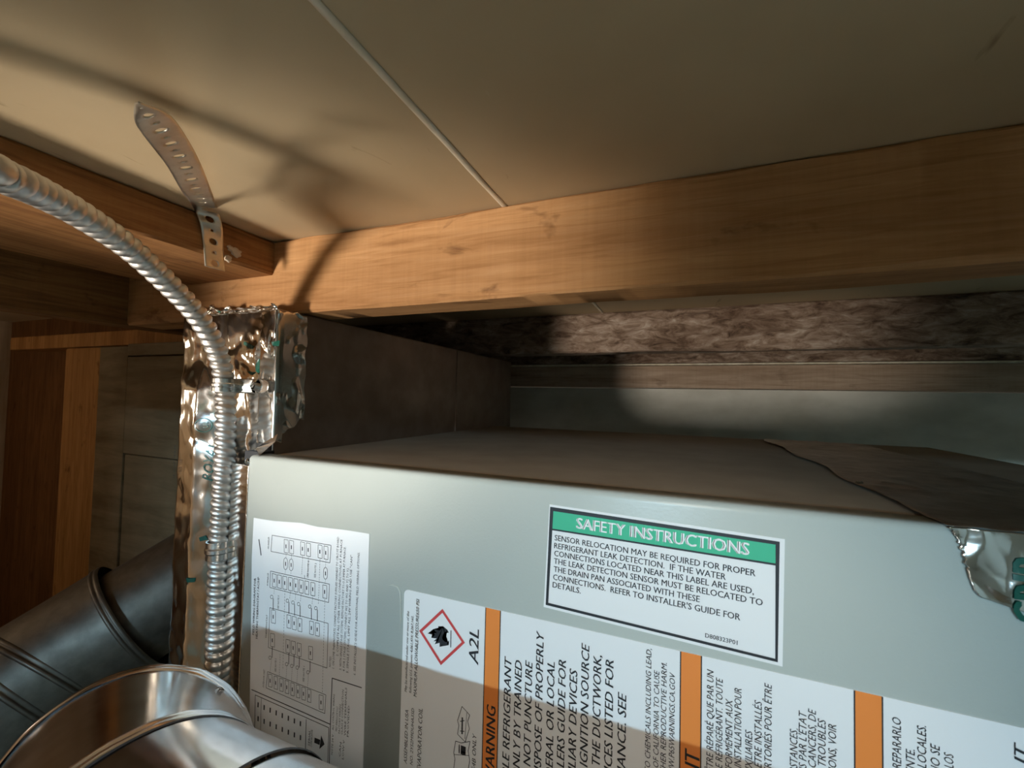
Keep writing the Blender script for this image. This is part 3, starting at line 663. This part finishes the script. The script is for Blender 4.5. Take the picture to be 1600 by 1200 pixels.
def strap(s, w):
    s = max(0, min(s, Ls[-1]-1e-6)); j = 0
    while Ls[j+1] < s: j += 1
    t = (s-Ls[j])/(Ls[j+1]-Ls[j]); p = CP[j].lerp(CP[j+1], t); d = WP[j].lerp(WP[j+1], t).normalized(); return p+d*w
mb = MB(); HW = .0098; cell = .0105; nc = int(Ls[-1]/cell); cell = Ls[-1]/nc
for i in range(nc):
    sm = (i+.5)*cell; rad = .0030 if i % 2 == 0 else .0012; N = 32; b = len(mb.v); RN = 5
    for q_ in range(RN):
        f_ = q_/(RN-1)
        for k in range(N):
            a = 2*math.pi*k/N; ca, sa = math.cos(a), math.sin(a); q = max(abs(ca), abs(sa))
            mb.v.append(tuple(strap(sm+(ca/q*cell/2)*(1-f_)+ca*rad*f_, sa/q*HW*(1-f_)+sa*rad*1.15*f_)))
    for q_ in range(RN-1):
        for k in range(N): k2_ = (k+1) % N; mb.f.append((b+q_*N+k, b+q_*N+k2_, b+(q_+1)*N+k2_, b+(q_+1)*N+k))
o = mesh('hanger_strap', mb, M['strap'], loc=cpts[0], smooth=True, solid=.0009, weld=True)
tag(o, 'bent perforated metal hanger strap nailed to the flat board, loose end twisting upward', 'strap')
# crumb of plaster stuck beside it
mb = MB()
for cx_, cy_, s_ in ((369, 395, .0055), (360, 388, .0035), (356, 404, .004)):
    cc = atX(cx_, cy_, XJ-.001); bm = bmesh.new(); bmesh.ops.create_icosphere(bm, subdivisions=3, radius=1)
    b = len(mb.v); mb.v += [tuple(cc+V((v.co.x*.45, v.co.y, v.co.z*.8))*s_*(1+.5*noise.noise(v.co*1.7+V((cx_, 0, 0))))) for v in bm.verts]
    bm.verts.index_update(); mb.f += [tuple(b+v.index for v in f.verts) for f in bm.faces]; bm.free()
o = mesh('plaster_crumb', mb, M['plaster'], loc=atX(364, 395, XJ), smooth=True); tag(o, 'pale lump of plaster on the board beside the strap end', 'debris')

# ------------------------------------------------------------------ shiny adjustable elbow in front of the cabinet
PV = V((-.24733, .26128, -.30482)); INN = V((.00369, .93512, -.35430)); TF = V((.99995, 0, .01042)); RB = .1322; RE = .076
def bend(a): return PV-(INN*math.cos(a)+TF*math.sin(a))*RB, TF*math.cos(a)-INN*math.sin(a)
el = thing('duct_elbow', (-.3, .2, -.36), 'shiny galvanised round duct elbow at lower left in front of the cabinet', 'duct')
def gore(r0, r1, rad0, rad1, n=10):
    rings = []; N = 96
    A, B_ = ring(*r0, rad0, N), ring(*r1, rad1, N)
    return MB().tube([[a.lerp(b, i/n) for a, b in zip(A, B_)] for i in range(n+1)])
def seam(c, n, r, w=.0022, dent=True):
    n = V(n).normalized(); prof = [(-2.6, -.2), (-2.2, .55), (-1.2, .9), (-.5, .4), (0, .0), (.5, .55), (1.3, .8), (2.2, .35), (2.6, -.2)]; rings = []
    for z, h in prof:
        R_ = ring(V(c)+n*z*w, n, r+h*w, 96)
        if dent: R_ = [p+(p-V(c)).normalized()*(.0007*noise.noise(p*60))+n*.0008*noise.noise(p*45) for p in R_]
        rings.append(R_)
    return MB().tube(rings)
aA, aB = .859, .143
rg = [bend(1.50), bend(aA), bend(aB), bend(0)]
dB = V((-.72, .45, -.52)).normalized(); mesh('collar', gore((rg[1][0]+dB*.06, -dB), rg[1], RE-.004, RE-.001), M['elbow'], el, smooth=True)
mesh('gore', gore(rg[1], rg[2], RE, RE), M['elbow'], el, smooth=True)
c0, t0 = bend(0)
rC = (c0+TF*.0496, TF); mesh('gore', gore(rg[2], rC, RE, RE), M['elbow'], el, smooth=True)
mesh('seam_bead', seam(*rg[1], RE), M['elbow'], el, smooth=True); mesh('seam_bead', seam(*rg[2], RE, .0018), M['elbow'], el, smooth=True)
def darkring(c, n, r, w): return MB().tube([ring(V(c)-V(n)*w, n, r+.0003, 96), ring(V(c), n, r+.0009, 96), ring(V(c)+V(n)*w, n, r+.0003, 96)])
mesh('seam_gap', darkring(rC[0], rC[1], RE-.0002, .0011), M['seam'], el, smooth=True)
g2 = rg[2]; mesh('seam_gap', darkring(g2[0]+g2[1]*.0052, g2[1], RE, .0010), M['seam'], el, smooth=True)
# rivet and the straight pipe that runs on to the right, below the labels
q = rg[1][0].lerp(rg[2][0], .35); n_ = (atD(312, 1078, .33)-q); 
ax = (rg[1][1]+rg[2][1]).normalized(); n_ = (n_-ax*n_.dot(ax)).normalized(); screw(el, q+n_*(RE-.002), n_, .0026, M['elbow'])
pipe = mesh('round_pipe', gore((rC[0]+TF*.0015, TF), (rC[0]+TF*.66, TF), RE-.0012, RE-.0012, 6), M['elbow'], loc=rC[0]+TF*.3, smooth=True)
tag(pipe, 'straight shiny round duct leaving the elbow to the right along the cabinet foot', 'duct')

# ------------------------------------------------------------------ dull grey duct behind it
gd = thing('grey_duct', (-.8, .3, -.45), 'dull grey round duct at far left behind the shiny elbow, entering the wall', 'duct')
gc = V((-.742, .383, -.33)); gn = V((.413, .762, .5)).normalized(); gr = .085
n1 = V((-.0167, .808, .588)).normalized(); n2 = V((.046, .825, .563)).normalized()
mesh('pipe', gore((gc-gn*.0966, n1), (gc, gn), gr, gr), M['duct_grey'], gd, smooth=True)
mesh('rim_bead', seam(gc, gn, gr, .0022, False), M['duct_grey'], gd, smooth=True)
mesh('collar', gore((gc, gn), (gc+gn*.105, gn), gr*.86, gr*.86), M['duct_grey'], gd, smooth=True)
mesh('gore', gore((gc-gn*.128, n2), (gc-gn*.0966, n1), gr, gr), M['duct_grey'], gd, smooth=True)
mesh('seam_bead', seam(gc-gn*.0966, n1, gr, .0024, False), M['duct_grey'], gd, smooth=True); mesh('seam_bead', seam(gc-gn*.128, n2, gr, .0024, False), M['duct_grey'], gd, smooth=True)
d3 = V((-.25, -.45, -.85)).normalized()
mesh('gore', gore((gc-gn*.128+d3*.30, -d3), (gc-gn*.128, n2), gr, gr), M['duct_grey'], gd, smooth=True)
screw(gd, atD(266, 968, .70), (.2, -1, .2), .004)
